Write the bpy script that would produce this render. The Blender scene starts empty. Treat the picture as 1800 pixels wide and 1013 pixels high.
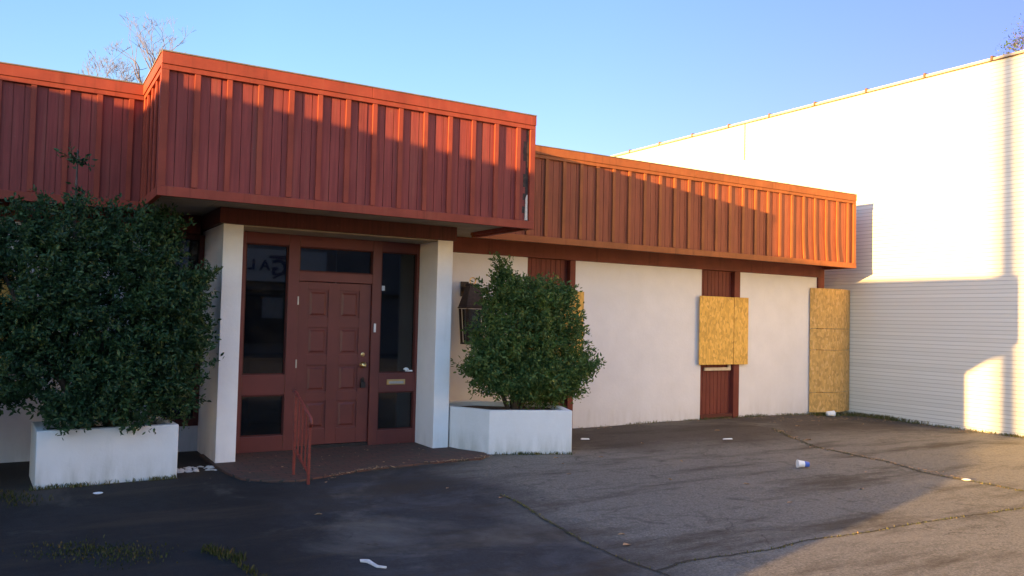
import bpy, math, random
import numpy as np
from mathutils import Vector, Matrix, noise
random.seed(7)
C = bpy.context.scene.collection

# ------------------------------------------------------------------ helpers
class MB:
    """collects faces, then builds ONE mesh object"""
    def __init__(s): s.v=[]; s.f=[]
    def poly(s, pts):
        n=len(s.v); s.v+= [tuple(p) for p in pts]; s.f.append(tuple(range(n,n+len(pts))))
    def hexa(s, p):   # 8 points: bottom 4 ccw, top 4
        n=len(s.v); s.v+=[tuple(q) for q in p]
        for f in ((3,2,1,0),(4,5,6,7),(0,1,5,4),(1,2,6,5),(2,3,7,6),(3,0,4,7)): s.f.append(tuple(n+i for i in f))
        return s
    def box(s,x0,x1,y0,y1,z0,z1):
        return s.hexa([(x0,y0,z0),(x1,y0,z0),(x1,y1,z0),(x0,y1,z0),(x0,y0,z1),(x1,y0,z1),(x1,y1,z1),(x0,y1,z1)])
    def prism(s,pts,z0,z1):
        n=len(s.v); k=len(pts)
        s.v+=[(p[0],p[1],z0) for p in pts]+[(p[0],p[1],z1) for p in pts]
        s.f.append(tuple(n+i for i in reversed(range(k)))); s.f.append(tuple(n+k+i for i in range(k)))
        for i in range(k): j=(i+1)%k; s.f.append((n+i,n+j,n+k+j,n+k+i))
        return s
    def tube(s,pts,rad,seg=8,cap=True):
        pts=[Vector(p) for p in pts]
        if not hasattr(rad,'__len__'): rad=[rad]*len(pts)
        n0=len(s.v); u=None
        for i,p in enumerate(pts):
            d=(pts[min(i+1,len(pts)-1)]-pts[max(i-1,0)]).normalized()
            if u is None: u=d.orthogonal().normalized()
            else: u=(u-d*u.dot(d)).normalized()
            w=d.cross(u)
            for k in range(seg):
                a=2*math.pi*k/seg; s.v.append(tuple(p+(u*math.cos(a)+w*math.sin(a))*rad[i]))
        for i in range(len(pts)-1):
            for k in range(seg):
                a=n0+i*seg+k; b=n0+i*seg+(k+1)%seg
                s.f.append((a,b,b+seg,a+seg))
        if cap:
            s.f.append(tuple(n0+k for k in reversed(range(seg)))); e=n0+(len(pts)-1)*seg
            s.f.append(tuple(e+k for k in range(seg)))
        return s
    def lathe(s,prof,org,axis=(0,0,1),seg=16):
        ax=Vector(axis).normalized(); u=ax.orthogonal().normalized(); w=ax.cross(u); n0=len(s.v); org=Vector(org)
        for r,h in prof:
            for k in range(seg):
                a=2*math.pi*k/seg; s.v.append(tuple(org+ax*h+(u*math.cos(a)+w*math.sin(a))*r))
        for i in range(len(prof)-1):
            for k in range(seg):
                a=n0+i*seg+k;b=n0+i*seg+(k+1)%seg; s.f.append((a,b,b+seg,a+seg))
        s.f.append(tuple(n0+k for k in reversed(range(seg)))); e=n0+(len(prof)-1)*seg; s.f.append(tuple(e+k for k in range(seg)))
        return s
    def build(s,name,mat,parent=None,bevel=0,smooth=False,loc=None):
        me=bpy.data.meshes.new(name)
        v=s.v
        base=Vector((0,0,0))
        if parent is not None:
            base=wloc(parent)
        if loc is not None:
            base=Vector(loc)
        v=[(a-base.x,b-base.y,c-base.z) for a,b,c in v]
        me.from_pydata(v,[],s.f); me.update()
        if isinstance(mat,(list,tuple)):
            for m in mat: me.materials.append(m)
        elif mat: me.materials.append(mat)
        if smooth: me.polygons.foreach_set('use_smooth',[True]*len(me.polygons))
        o=bpy.data.objects.new(name,me); C.objects.link(o)
        if parent is not None: o.parent=parent
        elif loc is not None: o.location=base
        if bevel:
            m=o.modifiers.new('bevel','BEVEL'); m.width=bevel; m.segments=2; m.limit_method='ANGLE'
        return o
def wloc(o):
    p=Vector((0,0,0))
    while o is not None: p+=o.location; o=o.parent
    return p
def tag(o,label=None,cat=None,group=None,kind=None):
    if label: o['label']=label
    if cat: o['category']=cat
    if group: o['group']=group
    if kind: o['kind']=kind
    return o
def empty(name,loc,label,cat,group=None):
    o=bpy.data.objects.new(name,None); o.empty_display_size=.2; o.location=loc; C.objects.link(o)
    return tag(o,label,cat,group)

# ------------------------------------------------------------------ materials
class NT:
    def __init__(s,name):
        s.m=bpy.data.materials.new(name); s.m.use_nodes=True; s.t=s.m.node_tree; s.t.nodes.clear()
        s.out=s.n('ShaderNodeOutputMaterial'); s.b=s.n('ShaderNodeBsdfPrincipled'); s.l(s.b,0,s.out,0)
        s.tc=s.n('ShaderNodeTexCoord')
    def n(s,t,**k):
        x=s.t.nodes.new(t)
        for a,b in k.items():
            if a.startswith('i_'): x.inputs[a[2:].replace('_',' ')].default_value=b
            else: setattr(x,a,b)
        return x
    def l(s,a,ao,b,bi): s.t.links.new(a.outputs[ao],b.inputs[bi])
    def mapped(s,scale=(1,1,1),rot=(0,0,0)):
        m=s.n('ShaderNodeMapping'); m.inputs['Scale'].default_value=scale; m.inputs['Rotation'].default_value=rot
        s.l(s.tc,'Object',m,0); return m
    def noise(s,scale,detail=4,src=None,rough=.6,dist=0):
        x=s.n('ShaderNodeTexNoise'); x.inputs['Scale'].default_value=scale; x.inputs['Detail'].default_value=detail
        x.inputs['Roughness'].default_value=rough; x.inputs['Distortion'].default_value=dist
        if src is None: s.l(s.tc,'Object',x,0)
        else: s.l(src,0,x,0)
        return x
    def ramp(s,src,o,stops,interp='LINEAR'):
        r=s.n('ShaderNodeValToRGB'); r.color_ramp.interpolation=interp
        e=r.color_ramp.elements
        while len(e)<len(stops): e.new(.5)
        for i,(p,c) in enumerate(stops):
            e[i].position=p; e[i].color=(c,c,c,1) if not hasattr(c,'__len__') else (*c,1)
        s.l(src,o,r,0); return r
    def mix(s,a,b,fac,mode='MIX'):
        x=s.n('ShaderNodeMix',data_type='RGBA',blend_type=mode)
        for v,i in ((a,6),(b,7),(fac,0)):
            if isinstance(v,tuple) and len(v)==2 and hasattr(v[0],'outputs'): s.l(v[0],v[1],x,i)
            elif hasattr(v,'outputs'): s.l(v,2 if v.bl_idname=='ShaderNodeMix' else 0,x,i)
            elif hasattr(v,'__len__'): x.inputs[i].default_value=(*v,1)
            else: x.inputs[i].default_value=v
        return x
    def col(s,node): s.t.links.new(node.outputs[2 if node.bl_idname=='ShaderNodeMix' else 0], s.b.inputs['Base Color'])
    def bump(s,node,strength=.3,dist=.01,o=0,prev=None):
        b=s.n('ShaderNodeBump'); b.inputs['Strength'].default_value=strength; b.inputs['Distance'].default_value=dist
        s.l(node,o,b,'Height')
        if prev: s.l(prev,0,b,'Normal')
        s.l(b,0,s.b,'Normal'); return b
    def set(s,**k):
        for a,v in k.items(): s.b.inputs[a.replace('_',' ')].default_value=v
        return s
def simple(name,c,rough=.6,metal=0,var=.25,scale=8,bump=.1):
    t=NT(name); n=t.noise(scale); c2=tuple(x*(1-var) for x in c); c3=tuple(min(1,x*(1+var)) for x in c)
    t.col(t.ramp(n,0,[(.3,c2),(.7,c3)])); t.set(Roughness=rough,Metallic=metal)
    n2=t.noise(scale*8); t.bump(n2,bump,.003); return t.m

def red_wood(name,c,c_old,grain=(30,30,1.2),old_amt=.5):
    t=NT(name)
    m=t.mapped(grain); g=t.noise(1.5,6,m)            # vertical grain
    big=t.noise(1.3,5,rough=.65)
    base=t.mix(tuple(x*.78 for x in c),tuple(x*1.2 for x in c),t.ramp(g,0,[(.3,0.),(.7,1.)]))
    m2=t.mapped((9,9,.45)); st=t.noise(1.6,5,m2)
    f=t.ramp(st,0,[(.52,0.),(.75,old_amt)])
    a=t.mix(base,c_old,f)
    d=t.ramp(big,0,[(.35,.0),(.7,.35)])
    a2=t.mix(a,tuple(x*.5 for x in c),d)
    m3=t.mapped((5,5,.25)); dr=t.noise(2.2,6,m3,rough=.75); a2=t.mix(a2,tuple(x*.32 for x in c),t.ramp(dr,0,[(.56,0.),(.72,.6)]))
    ch=t.noise(26,4,rough=.7); a2=t.mix(a2,(.30,.22,.17),t.ramp(ch,0,[(.70,0.),(.76,.5)]))
    t.col(a2); t.set(Roughness=.62); t.b.inputs['Specular IOR Level'].default_value=.25
    t.bump(g,.35,.004); return t.m
M={}
M['red_siding']=red_wood('red_siding_paint',(.235,.048,.042),(.29,.105,.075))
M['red_trim']=red_wood('red_trim_paint',(.27,.052,.031),(.32,.105,.058),grain=(2,2,2),old_amt=.35)
M['red_ochre']=red_wood('faded_red_siding_paint',(.25,.067,.036),(.31,.12,.055))
M['red_ochre_trim']=red_wood('faded_red_trim_paint',(.28,.085,.028),(.34,.14,.045),grain=(2,2,2),old_amt=.4)
M['red_door']=simple('door_red_paint',(.145,.036,.030),.42,var=.12,scale=3,bump=.06)
M['red_dark']=red_wood('dark_red_paint',(.095,.025,.022),(.13,.04,.032),old_amt=.3)
M['beam']=red_wood('beam_red_paint',(.155,.036,.028),(.20,.06,.04),grain=(2,2,2),old_amt=.3)
M['bay']=red_wood('bay_red_paint',(.15,.034,.028),(.20,.06,.045),old_amt=.3)
M['rotten']=simple('rotten_wood',(.05,.032,.028),.9,var=.6,scale=20,bump=.6)
M['bare_wood']=simple('exposed_pale_wood',(.55,.5,.45),.8,var=.2,scale=30)
M['soffit']=simple('soffit_board',(.27,.235,.185),.8,var=.18,scale=4)

def stucco(name,c,dirt=(.30,.25,.19),z0=.0,zr=.5,amt=.35):
    t=NT(name); n=t.noise(2.2,5); fine=t.noise(120,3)
    geo=t.n('ShaderNodeNewGeometry'); sep=t.n('ShaderNodeSeparateXYZ'); t.l(geo,'Position',sep,0)
    mr=t.n('ShaderNodeMapRange'); mr.inputs['From Min'].default_value=z0; mr.inputs['From Max'].default_value=z0+zr
    mr.inputs['To Min'].default_value=1.; mr.inputs['To Max'].default_value=0.; t.l(sep,'Z',mr,0)
    m=t.mapped((3.5,3.5,.7)); st=t.noise(2.5,6,m)
    mul=t.n('ShaderNodeMath',operation='MULTIPLY'); t.l(mr,0,mul,0)
    r=t.ramp(st,0,[(.35,0.),(.75,amt)]); t.l(r,0,mul,1)
    a=t.mix(tuple(x*.93 for x in c),c,t.ramp(n,0,[(.35,0.),(.65,1.)]))
    r2=t.ramp(st,0,[(.6,0.),(.85,.12)])
    a=t.mix(a,dirt,r2)
    a=t.mix(a,dirt,mul); t.col(a); t.set(Roughness=.85); t.b.inputs['Specular IOR Level'].default_value=.2
    med=t.noise(22,5,rough=.7); pb=t.bump(med,.22,.012); t.bump(fine,.3,.004,prev=pb); return t.m
M['stucco']=stucco('white_stucco',(.70,.69,.73),zr=.35,amt=.35)
M['pillar']=stucco('white_pillar_paint',(.88,.87,.89),zr=.25,amt=.3)
M['planter']=stucco('painted_concrete',(.76,.76,.77),dirt=(.16,.17,.10),zr=.28,amt=.55)

def brick_white():
    t=NT('painted_white_brick')
    sep=t.n('ShaderNodeSeparateXYZ'); t.l(t.tc,'Object',sep,0)
    cmb=t.n('ShaderNodeCombineXYZ'); t.l(sep,'Y',cmb,'X'); t.l(sep,'Z',cmb,'Y')
    b=t.n('ShaderNodeTexBrick'); t.l(cmb,0,b,0)
    b.inputs['Scale'].default_value=1; b.inputs['Brick Width'].default_value=60.; b.inputs['Row Height'].default_value=.0686
    b.inputs['Mortar Size'].default_value=.0065; b.inputs['Mortar Smooth'].default_value=.4; b.inputs['Bias'].default_value=0
    b.inputs['Color1'].default_value=(.66,.66,.63,1); b.inputs['Color2'].default_value=(.60,.60,.57,1); b.inputs['Mortar'].default_value=(.42,.42,.40,1)
    # head joints are nearly filled by paint: horizontal courses dominate
    w=t.n('ShaderNodeTexWave',wave_type='BANDS',bands_direction='Y'); t.l(cmb,0,w,0)
    w.inputs['Scale'].default_value=2*math.pi/20/.0686*1.0
    n=t.noise(1.2,5); n2=t.noise(60,3)
    a=t.mix((b,0),(.62,.58,.50),t.ramp(n,0,[(.45,0.),(.8,.28)]))
    t.col(a); t.set(Roughness=.8); t.b.inputs['Specular IOR Level'].default_value=.2
    inv=t.n('ShaderNodeMath',operation='SUBTRACT'); inv.inputs[0].default_value=1; t.l(b,1,inv,1)
    p=t.bump(inv,.6,.007); t.bump(n2,.2,.003,prev=p); return t.m
M['brick']=brick_white()

def osb(name,c):
    t=NT(name)
    v=t.n('ShaderNodeTexVoronoi'); v.inputs['Scale'].default_value=1; v.inputs['Randomness'].default_value=1
    m=t.mapped((34,34,17)); nn=t.noise(3,3); add=t.mix((m,0),(nn,1),.0)
    rot=t.n('ShaderNodeVectorMath',operation='ADD'); t.l(m,0,rot,0)
    sc=t.n('ShaderNodeVectorMath',operation='SCALE'); sc.inputs['Scale'].default_value=2.2; t.l(nn,1,sc,0); t.l(sc,0,rot,1)
    t.l(rot,0,v,0)
    sepc=t.n('ShaderNodeSeparateColor'); t.l(v,1,sepc,0)
    r=t.ramp(sepc,0,[(0.,tuple(x*.76 for x in c)),(.35,tuple(x*.97 for x in c)),(.75,tuple(min(1,x*1.15) for x in c)),(1.,(min(1,c[0]*1.25),min(1,c[1]*1.3),min(1,c[2]*1.7)))])
    big=t.noise(2.2,5); a=t.mix(r,tuple(x*.6 for x in c),t.ramp(big,0,[(.5,0.),(.8,.5)]))
    t.col(a); t.set(Roughness=.75); t.bump(v,.3,.003); return t.m
M['osb']=osb('strand_board_yellow',(.62,.36,.075))
M['osb2']=osb('strand_board_weathered',(.52,.31,.095))

def glass():
    m=NT('dark_window_glass'); t=m
    g=t.n('ShaderNodeBsdfGlossy'); g.inputs['Roughness'].default_value=.02; g.inputs['Color'].default_value=(.9,.95,1,1)
    tr=t.n('ShaderNodeBsdfTransparent'); tr.inputs['Color'].default_value=(.28,.30,.33,1)
    fr=t.n('ShaderNodeFresnel'); fr.inputs['IOR'].default_value=1.52
    mul=t.n('ShaderNodeMath',operation='MULTIPLY_ADD'); mul.inputs[1].default_value=1.0; mul.inputs[2].default_value=.005; t.l(fr,0,mul,0)
    mx=t.n('ShaderNodeMixShader'); t.l(mul,0,mx,0); t.l(tr,0,mx,1); t.l(g,0,mx,2); df=t.n('ShaderNodeBsdfDiffuse'); df.inputs['Color'].default_value=(.25,.23,.2,1)
    dn=t.ramp(t.noise(5,5,rough=.7),0,[(.45,.012),(.8,.07)]); m2=t.n('ShaderNodeMixShader'); t.l(dn,0,m2,0); t.l(mx,0,m2,1); t.l(df,0,m2,2); t.l(m2,0,t.out,0)
    return m.m
M['glass']=glass()
M['interior']=simple('dim_interior_paint',(.05,.045,.04),.9)
M['brass']=simple('brass',(.75,.55,.25),.3,1,var=.15)
M['steel']=simple('worn_steel',(.55,.53,.5),.4,1,var=.2)
M['black_iron']=simple('black_iron',(.03,.025,.025),.5,.3,var=.3)
M['lantern']=simple('weathered_lantern_metal',(.032,.020,.018),.6,.3,var=.5,scale=25)
M['lantern_glass']=simple('smoked_lantern_glass',(.05,.045,.045),.15,0,var=.2)
M['rail']=simple('red_rail_paint',(.20,.036,.026),.45,0,var=.25,scale=25)
M['white_plastic']=simple('white_plastic',(.75,.76,.8),.4,var=.06)
M['tan']=simple('tan_painted_wood',(.55,.45,.33),.7)
M['soil']=simple('dark_soil',(.05,.032,.022),.95,var=.5,scale=25,bump=.8)
M['paper']=simple('white_paper',(.8,.8,.82),.7,var=.05)
M['blue']=simple('blue_print',(.05,.12,.5),.5,var=.1)
M['bark']=simple('grey_brown_bark',(.09,.065,.05),.9,var=.4,scale=20,bump=.6)
M['bark_pale']=simple('pale_lilac_bark',(.10,.095,.14),.9,var=.25,scale=10)
M['coping']=simple('coping_paint',(.5,.42,.34),.8,var=.15,scale=4)
M['coping_dark']=simple('coping_joint',(.12,.08,.055),.85,var=.3,scale=10)
M['rubble']=simple('white_rubble',(.6,.6,.6),.9,var=.2,scale=30,bump=.6)
M['dead_leaf']=simple('dead_leaf',(.36,.22,.12),.8,var=.4,scale=40)
M['far_wall']=simple('grey_building_paint',(.22,.21,.22),.85,var=.1,scale=2)
M['far_band']=simple('pale_blue_sign_board',(.55,.62,.68),.6,var=.05,scale=2)
M['sign_blue']=simple('navy_sign_letters',(.02,.05,.18),.5,var=.1)
M['far_dark']=simple('dark_recess_paint',(.05,.05,.055),.8)
M['roofing']=simple('grey_roofing',(.16,.15,.14),.95)
M['van_paint']=simple('grey_van_paint',(.07,.08,.10),.3,var=.03)
M['rubber']=simple('black_rubber',(.02,.02,.02),.8)

def foliage(name,dark,mid,light,spec=.28):
    t=NT(name)
    g=t.n('ShaderNodeNewGeometry')
    r=t.ramp(g,'Random Per Island',[(0.,dark),(.45,mid),(.85,light),(.93,tuple(x*1.1 for x in light)),(1.,(light[0]*1.8,light[1]*1.25,light[2]*.9))])
    big=t.noise(2.4,3)
    a=t.mix(r,(mid[0]*1.9,mid[1]*1.35,mid[2]*.7),t.ramp(big,0,[(.5,0.),(.72,.55)]))
    t.col(a); t.set(Roughness=.52); t.b.inputs['Specular IOR Level'].default_value=spec
    # a little light passes through a leaf
    tl=t.n('ShaderNodeBsdfTranslucent'); tl.inputs['Color'].default_value=(mid[0]*1.8,mid[1]*2,mid[2],1)
    mx=t.n('ShaderNodeMixShader'); mx.inputs[0].default_value=.15; t.l(t.b,0,mx,1); t.l(tl,0,mx,2); t.l(mx,0,t.out,0)
    return t.m
M['leaf_dark']=foliage('dark_evergreen_leaf',(.010,.030,.015),(.021,.058,.026),(.048,.095,.038))
M['leaf_mid']=foliage('mid_evergreen_leaf',(.024,.062,.022),(.050,.110,.034),(.115,.165,.050))
M['grass']=foliage('dry_grass',(.05,.06,.02),(.10,.11,.04),(.22,.18,.09),.2)
M['moss']=foliage('dark_moss',(.02,.028,.008),(.045,.055,.018),(.10,.09,.04),.1)

def asphalt():
    t=NT('worn_asphalt')
    geo=t.n('ShaderNodeSeparateXYZ'); t.l(t.tc,'Object',geo,0)
    agg=t.noise(48,6,rough=.8); agg2=t.n('ShaderNodeTexVoronoi'); agg2.inputs['Scale'].default_value=120; t.l(t.tc,'Object',agg2,0)
    warp=t.noise(.8,4)
    # newer, darker sealed patch on the left
    def lin(ax,ay,c0):   # ax*x+ay*y+c0 + noise
        a=t.n('ShaderNodeMath',operation='MULTIPLY_ADD'); a.inputs[1].default_value=ax; a.inputs[2].default_value=c0; t.l(geo,'X',a,0)
        b=t.n('ShaderNodeMath',operation='MULTIPLY_ADD'); b.inputs[1].default_value=ay; t.l(geo,'Y',b,0); t.l(a,0,b,2)
        n=t.n('ShaderNodeMath',operation='MULTIPLY_ADD'); n.inputs[1].default_value=1.6; t.l(warp,0,n,0); t.l(b,0,n,2); return n
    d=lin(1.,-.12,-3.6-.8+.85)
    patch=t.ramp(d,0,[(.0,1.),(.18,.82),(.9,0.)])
    c_old=t.ramp(agg,0,[(.3,(.070,.065,.058)),(.5,(.17,.16,.145)),(.72,(.34,.31,.27))])
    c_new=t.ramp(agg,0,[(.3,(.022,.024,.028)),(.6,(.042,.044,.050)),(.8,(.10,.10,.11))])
    mott=t.noise(14,5,rough=.75)
    c_old=t.mix(c_old,(.075,.070,.064),t.ramp(mott,0,[(.45,0.),(.7,.6)])); c_old=t.mix(c_old,(.30,.27,.23),t.ramp(t.noise(30,3),0,[(.62,0.),(.74,.45)]))
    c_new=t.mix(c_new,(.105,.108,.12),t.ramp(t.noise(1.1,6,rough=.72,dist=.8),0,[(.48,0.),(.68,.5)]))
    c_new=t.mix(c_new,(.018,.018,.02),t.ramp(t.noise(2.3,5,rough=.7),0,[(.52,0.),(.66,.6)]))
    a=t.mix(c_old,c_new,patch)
    left_dark=t.ramp(lin(1.,-.1,-1.6-.8+.6),0,[(.0,.72),(.9,0.)])
    a=t.mix(a,(.007,.007,.007),left_dark)  # asphalt darkened further towards the far left
    # brown dirt close to the facade and in streaks running away to the right
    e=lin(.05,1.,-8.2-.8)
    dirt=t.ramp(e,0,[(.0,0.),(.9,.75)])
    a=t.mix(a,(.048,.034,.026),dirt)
    m=t.mapped((.32,1.5,1),(0,0,math.radians(-32))); st=t.noise(1.1,6,m,rough=.7)
    a=t.mix(a,(.042,.033,.026),t.ramp(st,0,[(.50,0.),(.64,.78)]))
    m2=t.mapped((1,1,1)); bl=t.noise(.55,6,m2,rough=.65,dist=.6)
    a=t.mix(a,(.30,.27,.23),t.ramp(bl,0,[(.55,0.),(.72,.35)]))
    a=t.mix(a,(.035,.03,.028),t.ramp(t.noise(3.2,5,dist=1.),0,[(.58,0.),(.70,.5)]))
    # fine hair cracks
    v=t.n('ShaderNodeTexVoronoi',feature='DISTANCE_TO_EDGE'); v.inputs['Scale'].default_value=.75
    wv=t.noise(2.5,5); ad=t.n('ShaderNodeVectorMath',operation='ADD'); t.l(t.tc,'Object',ad,0)
    sc=t.n('ShaderNodeVectorMath',operation='SCALE'); sc.inputs['Scale'].default_value=.55; t.l(wv,1,sc,0); t.l(sc,0,ad,1); t.l(ad,0,v,0)
    cr=t.ramp(v,0,[(.0,1.),(.006,0.)]); msk=t.ramp(t.noise(.7,2),0,[(.48,0.),(.6,.75)])
    cm=t.n('ShaderNodeMath',operation='MULTIPLY'); t.l(cr,0,cm,0); t.l(msk,0,cm,1)
    a=t.mix(a,(.028,.024,.022),cm)
    t.col(a); t.set(Roughness=.85); t.b.inputs['Specular IOR Level'].default_value=.25
    p=t.bump(agg,.8,.010); t.bump(agg2,.35,.004,prev=p); return t.m
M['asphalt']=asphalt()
M['crack']=simple('crack_dirt',(.03,.026,.02),.95,var=.4,scale=20)
def pavers():
    t=NT('dark_brick_paving')
    m=t.mapped((1,1,1),(0,0,math.radians(2)))
    b=t.n('ShaderNodeTexBrick'); t.l(m,0,b,0); b.inputs['Scale'].default_value=1
    b.inputs['Brick Width'].default_value=.2; b.inputs['Row Height'].default_value=.1; b.inputs['Mortar Size'].default_value=.006
    b.inputs['Color1'].default_value=(.11,.046,.035,1); b.inputs['Color2'].default_value=(.085,.038,.030,1); b.inputs['Mortar'].default_value=(.025,.022,.018,1)
    n=t.noise(4,5); a=t.mix((b,0),(.05,.045,.035),t.ramp(n,0,[(.4,0.),(.7,.7)])); t.col(a); t.set(Roughness=.85)
    inv=t.n('ShaderNodeMath',operation='SUBTRACT'); inv.inputs[0].default_value=1; t.l(b,1,inv,1); t.bump(inv,.5,.006); return t.m
M['pavers']=pavers()

# ------------------------------------------------------------------ key dimensions (metres)
Yw=10.22; Yd=9.74; SOF=2.79
BX0,BX1,BY=1.043,5.20,8.156          # projecting fascia box
FY=9.532; ZT,ZB=4.088,2.722; FX0,FX1=-6.0,13.10
XR=13.85

def gz(x,y):
    """gentle height of the car park"""
    s=lambda a,b,t: max(0,min(1,(t-a)/(b-a)))**2*(3-2*max(0,min(1,(t-a)/(b-a))))
    z=.022*s(7.5,9.5,x)*(1-s(11.5,13,x))*s(8,10,y)
    z-=.045*s(12.2,13.8,x)*(1 if y>0 else 1)
    z-=.02*s(11.5,13.8,x)*s(0,1,1-(y-6)/4)
    if x<16 and -1<y<10:
        z+=.006*noise.noise(Vector((x*.7,y*.7,0)))*s(-1,1,y)
    return z
# ------------------------------------------------------------------ ground
def axis_pts(lo,hi,step,far):
    a=list(np.arange(lo,hi+1e-6,step)); e=[4,12,30,80,250]
    return [lo-q for q in reversed(e)]+a+[hi+q for q in e] if far else a
xs=axis_pts(-6,18,.25,True); ys=axis_pts(-3,14,.25,True)
g=MB()
for y in ys:
    for x in xs: g.v.append((x,y,gz(x,y)))
nx=len(xs)
for j in range(len(ys)-1):
    for i in range(nx-1):
        a=j*nx+i; g.f.append((a,a+1,a+1+nx,a+nx))
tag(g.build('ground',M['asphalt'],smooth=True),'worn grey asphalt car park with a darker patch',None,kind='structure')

sp=[(1.82,9.3),(1.87,8.62),(1.93,8.28),(2.15,8.06),(2.42,7.97),(2.85,8.12),(3.2,8.24),(3.9,8.33),(4.67,8.36),(4.86,8.52),(4.90,8.70),(4.74,9.05),(4.69,9.30),(4.69,9.86),(1.82,9.86)]
tag(MB().prism(sp,-.05,.022).build('entrance_paving',M['pavers'],bevel=.006),kind='structure')

def strip(name,pts,w,mat,label,h=.004):
    b=MB(); rnd=random.Random(len(pts)*31+int(pts[0][0]*100))
    # subdivide with a wandering line
    P=[]
    for i in range(len(pts)-1):
        a=Vector((*pts[i],0)); c=Vector((*pts[i+1],0)); n=max(2,int((c-a).length/.06))
        for k in range(n): P.append(a.lerp(c,k/n))
    P.append(Vector((*pts[-1],0)))
    Q=[]; 
    for i,p in enumerate(P):
        d=(P[min(i+1,len(P)-1)]-P[max(0,i-1)]).normalized(); n=Vector((-d.y,d.x,0))
        off=.035*noise.noise(p*3.1)+.022*noise.noise(p*11.)+.012*noise.noise(p*31.)
        q=p+n*off; ww=w*(.35+1.1*abs(noise.noise(p*6.3))+.25)
        Q.append((q+n*ww/2,q-n*ww/2))
    for i in range(len(Q)-1):
        b.poly([(v.x,v.y,gz(v.x,v.y)+h) for v in (Q[i][0],Q[i][1],Q[i+1][1],Q[i+1][0])])
    return tag(b.build(name,mat),label,None,kind='structure')
CR1=[(3.925,6.638),(3.922,6.376),(3.774,5.637),(3.656,4.855),(3.657,4.462),(3.69,4.09),(3.70,3.6)]
CR2=[(3.69,4.19),(4.05,4.24),(4.248,4.243),(4.869,4.173),(5.263,4.238),(5.742,4.188),(6.854,4.16),(7.666,4.117),(9,4.0)]
CR3=[(10.3,9.0),(9.8,8.2),(9.385,7.477),(9.272,6.771),(9.218,6.251),(8.953,5.64),(8.94,5.106),(8.923,4.563),(8.9,3.6)]
CR4=[(4.3,5.6),(4.9,5.25),(5.3,4.9),(5.6,4.55)]
strip('pavement_crack',CR1,.02,M['crack'],'crack in the asphalt')
strip('pavement_crack',CR2,.018,M['crack'],'crack in the asphalt')
strip('pavement_crack',CR3,.04,M['crack'],'dirt filled joint in the asphalt')
strip('pavement_crack',CR4,.008,M['crack'],'crack in the asphalt')

# grass blades in cracks and along wall bases
def blades(lines,mat,name,label,seed=1):
    r=random.Random(seed); b=MB()
    for (p,q,n,h,spread) in lines:
        for i in range(n):
            t=r.random(); x=p[0]+(q[0]-p[0])*t; y=p[1]+(q[1]-p[1])*t
            dens=noise.noise(Vector((x*1.7,y*1.7,seed)))
            if dens<-.15 and r.random()<.7: continue
            x+=r.gauss(0,spread); y+=r.gauss(0,spread)
            hh=h*r.uniform(.4,1.2)*(1+.8*max(0,dens)); w=r.uniform(.003,.007); a=r.uniform(0,6.28); l=r.uniform(.1,1.)*hh; z=gz(x,y)
            dx,dy=math.cos(a),math.sin(a)
            b.poly([(x-dy*w,y+dx*w,z-.004),(x+dy*w,y-dx*w,z-.004),(x+dx*l*.5+dy*w*.6,y+dy*l*.5-dx*w*.6,z+hh*.65),(x+dx*l,y+dy*l,z+hh),(x+dx*l*.5-dy*w*.6,y+dy*l*.5+dx*w*.6,z+hh*.65)])
    return tag(b.build(name,mat),label,'grass',kind='stuff')
L=[]
L+=[((4.95,8.62),(5.9,8.26),330,.04,.015)]
L+=[((6.3,10.19),(9.9,10.19),420,.03,.018),((9.9,10.19),(12.7,10.17),500,.04,.025)]
L+=[((12.7,10.1),(13.8,10.0),500,.07,.07),((13.8,10.1),(13.8,8.6),900,.07,.05),((13.8,8.6),(13.8,6.4),900,.045,.04)]
L+=[((.15,8.59),(1.4,8.63),420,.04,.015)]
for CR,n,h in ((CR1,110,.016),(CR2,60,.014)):
    for a,c in zip(CR,CR[1:]): L.append((a,c,int(n*math.dist(a,c)),h,.008))
for a,c in zip(CR3,CR3[1:]): L.append((a,c,int(110*math.dist(a,c)),.014,.03))
blades(L,M['grass'],'grass','thin dry grass along wall bases and in the cracks')
L=[((.35,6.45),(.75,6.0),1500,.02,.12),((.1,6.5),(.6,6.2),700,.016,.10),((-.1,8.6),(.15,8.0),600,.03,.1),((1.15,5.95),(1.32,5.6),150,.05,.03),((1.28,5.6),(1.36,5.1),100,.03,.02)]
blades(L,M['moss'],'weeds','low weeds and moss growing on dark asphalt at lower left',seed=5)

# ------------------------------------------------------------------ storefront building
B=empty('storefront_building',(5,Yw,0),'single storey shop with deep red battened fascia, white stucco walls and red panelled door','building')
def part(mb,name,mat,label=None,bevel=0,parent=None,smooth=False,group=None):
    o=mb.build(name,mat,parent or B,bevel,smooth)
    if label: o['label']=label
    return o
# stucco wall sections
for (a,b_) in ((-3.0,-1.0),(-.25,1.30),(4.664,6.414),(7.276,9.922),(10.825,12.876)):
    part(MB().box(a,b_,Yw,Yw+.2,-.3,2.567),'wall',M['stucco'])
part(MB().box(-6,-3.0,Yw,Yw+.2,-.3,2.567),'wall',M['stucco'])
# upper wall, side wall, back wall, roof
part(MB().box(-6,13.05,Yw+.01,Yw+.2,2.80,3.9).box(12.88,13.05,Yw+.202,24,-.3,3.9).box(-6,-5.85,Yw+.202,24,-.3,3.9).box(-5.85,12.88,23.85,24,-.3,3.9),'rear_wall',M['stucco'])
part(MB().box(-6,13.05,FY+.1,24,3.902,3.96),'roof',M['roofing'])
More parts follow.
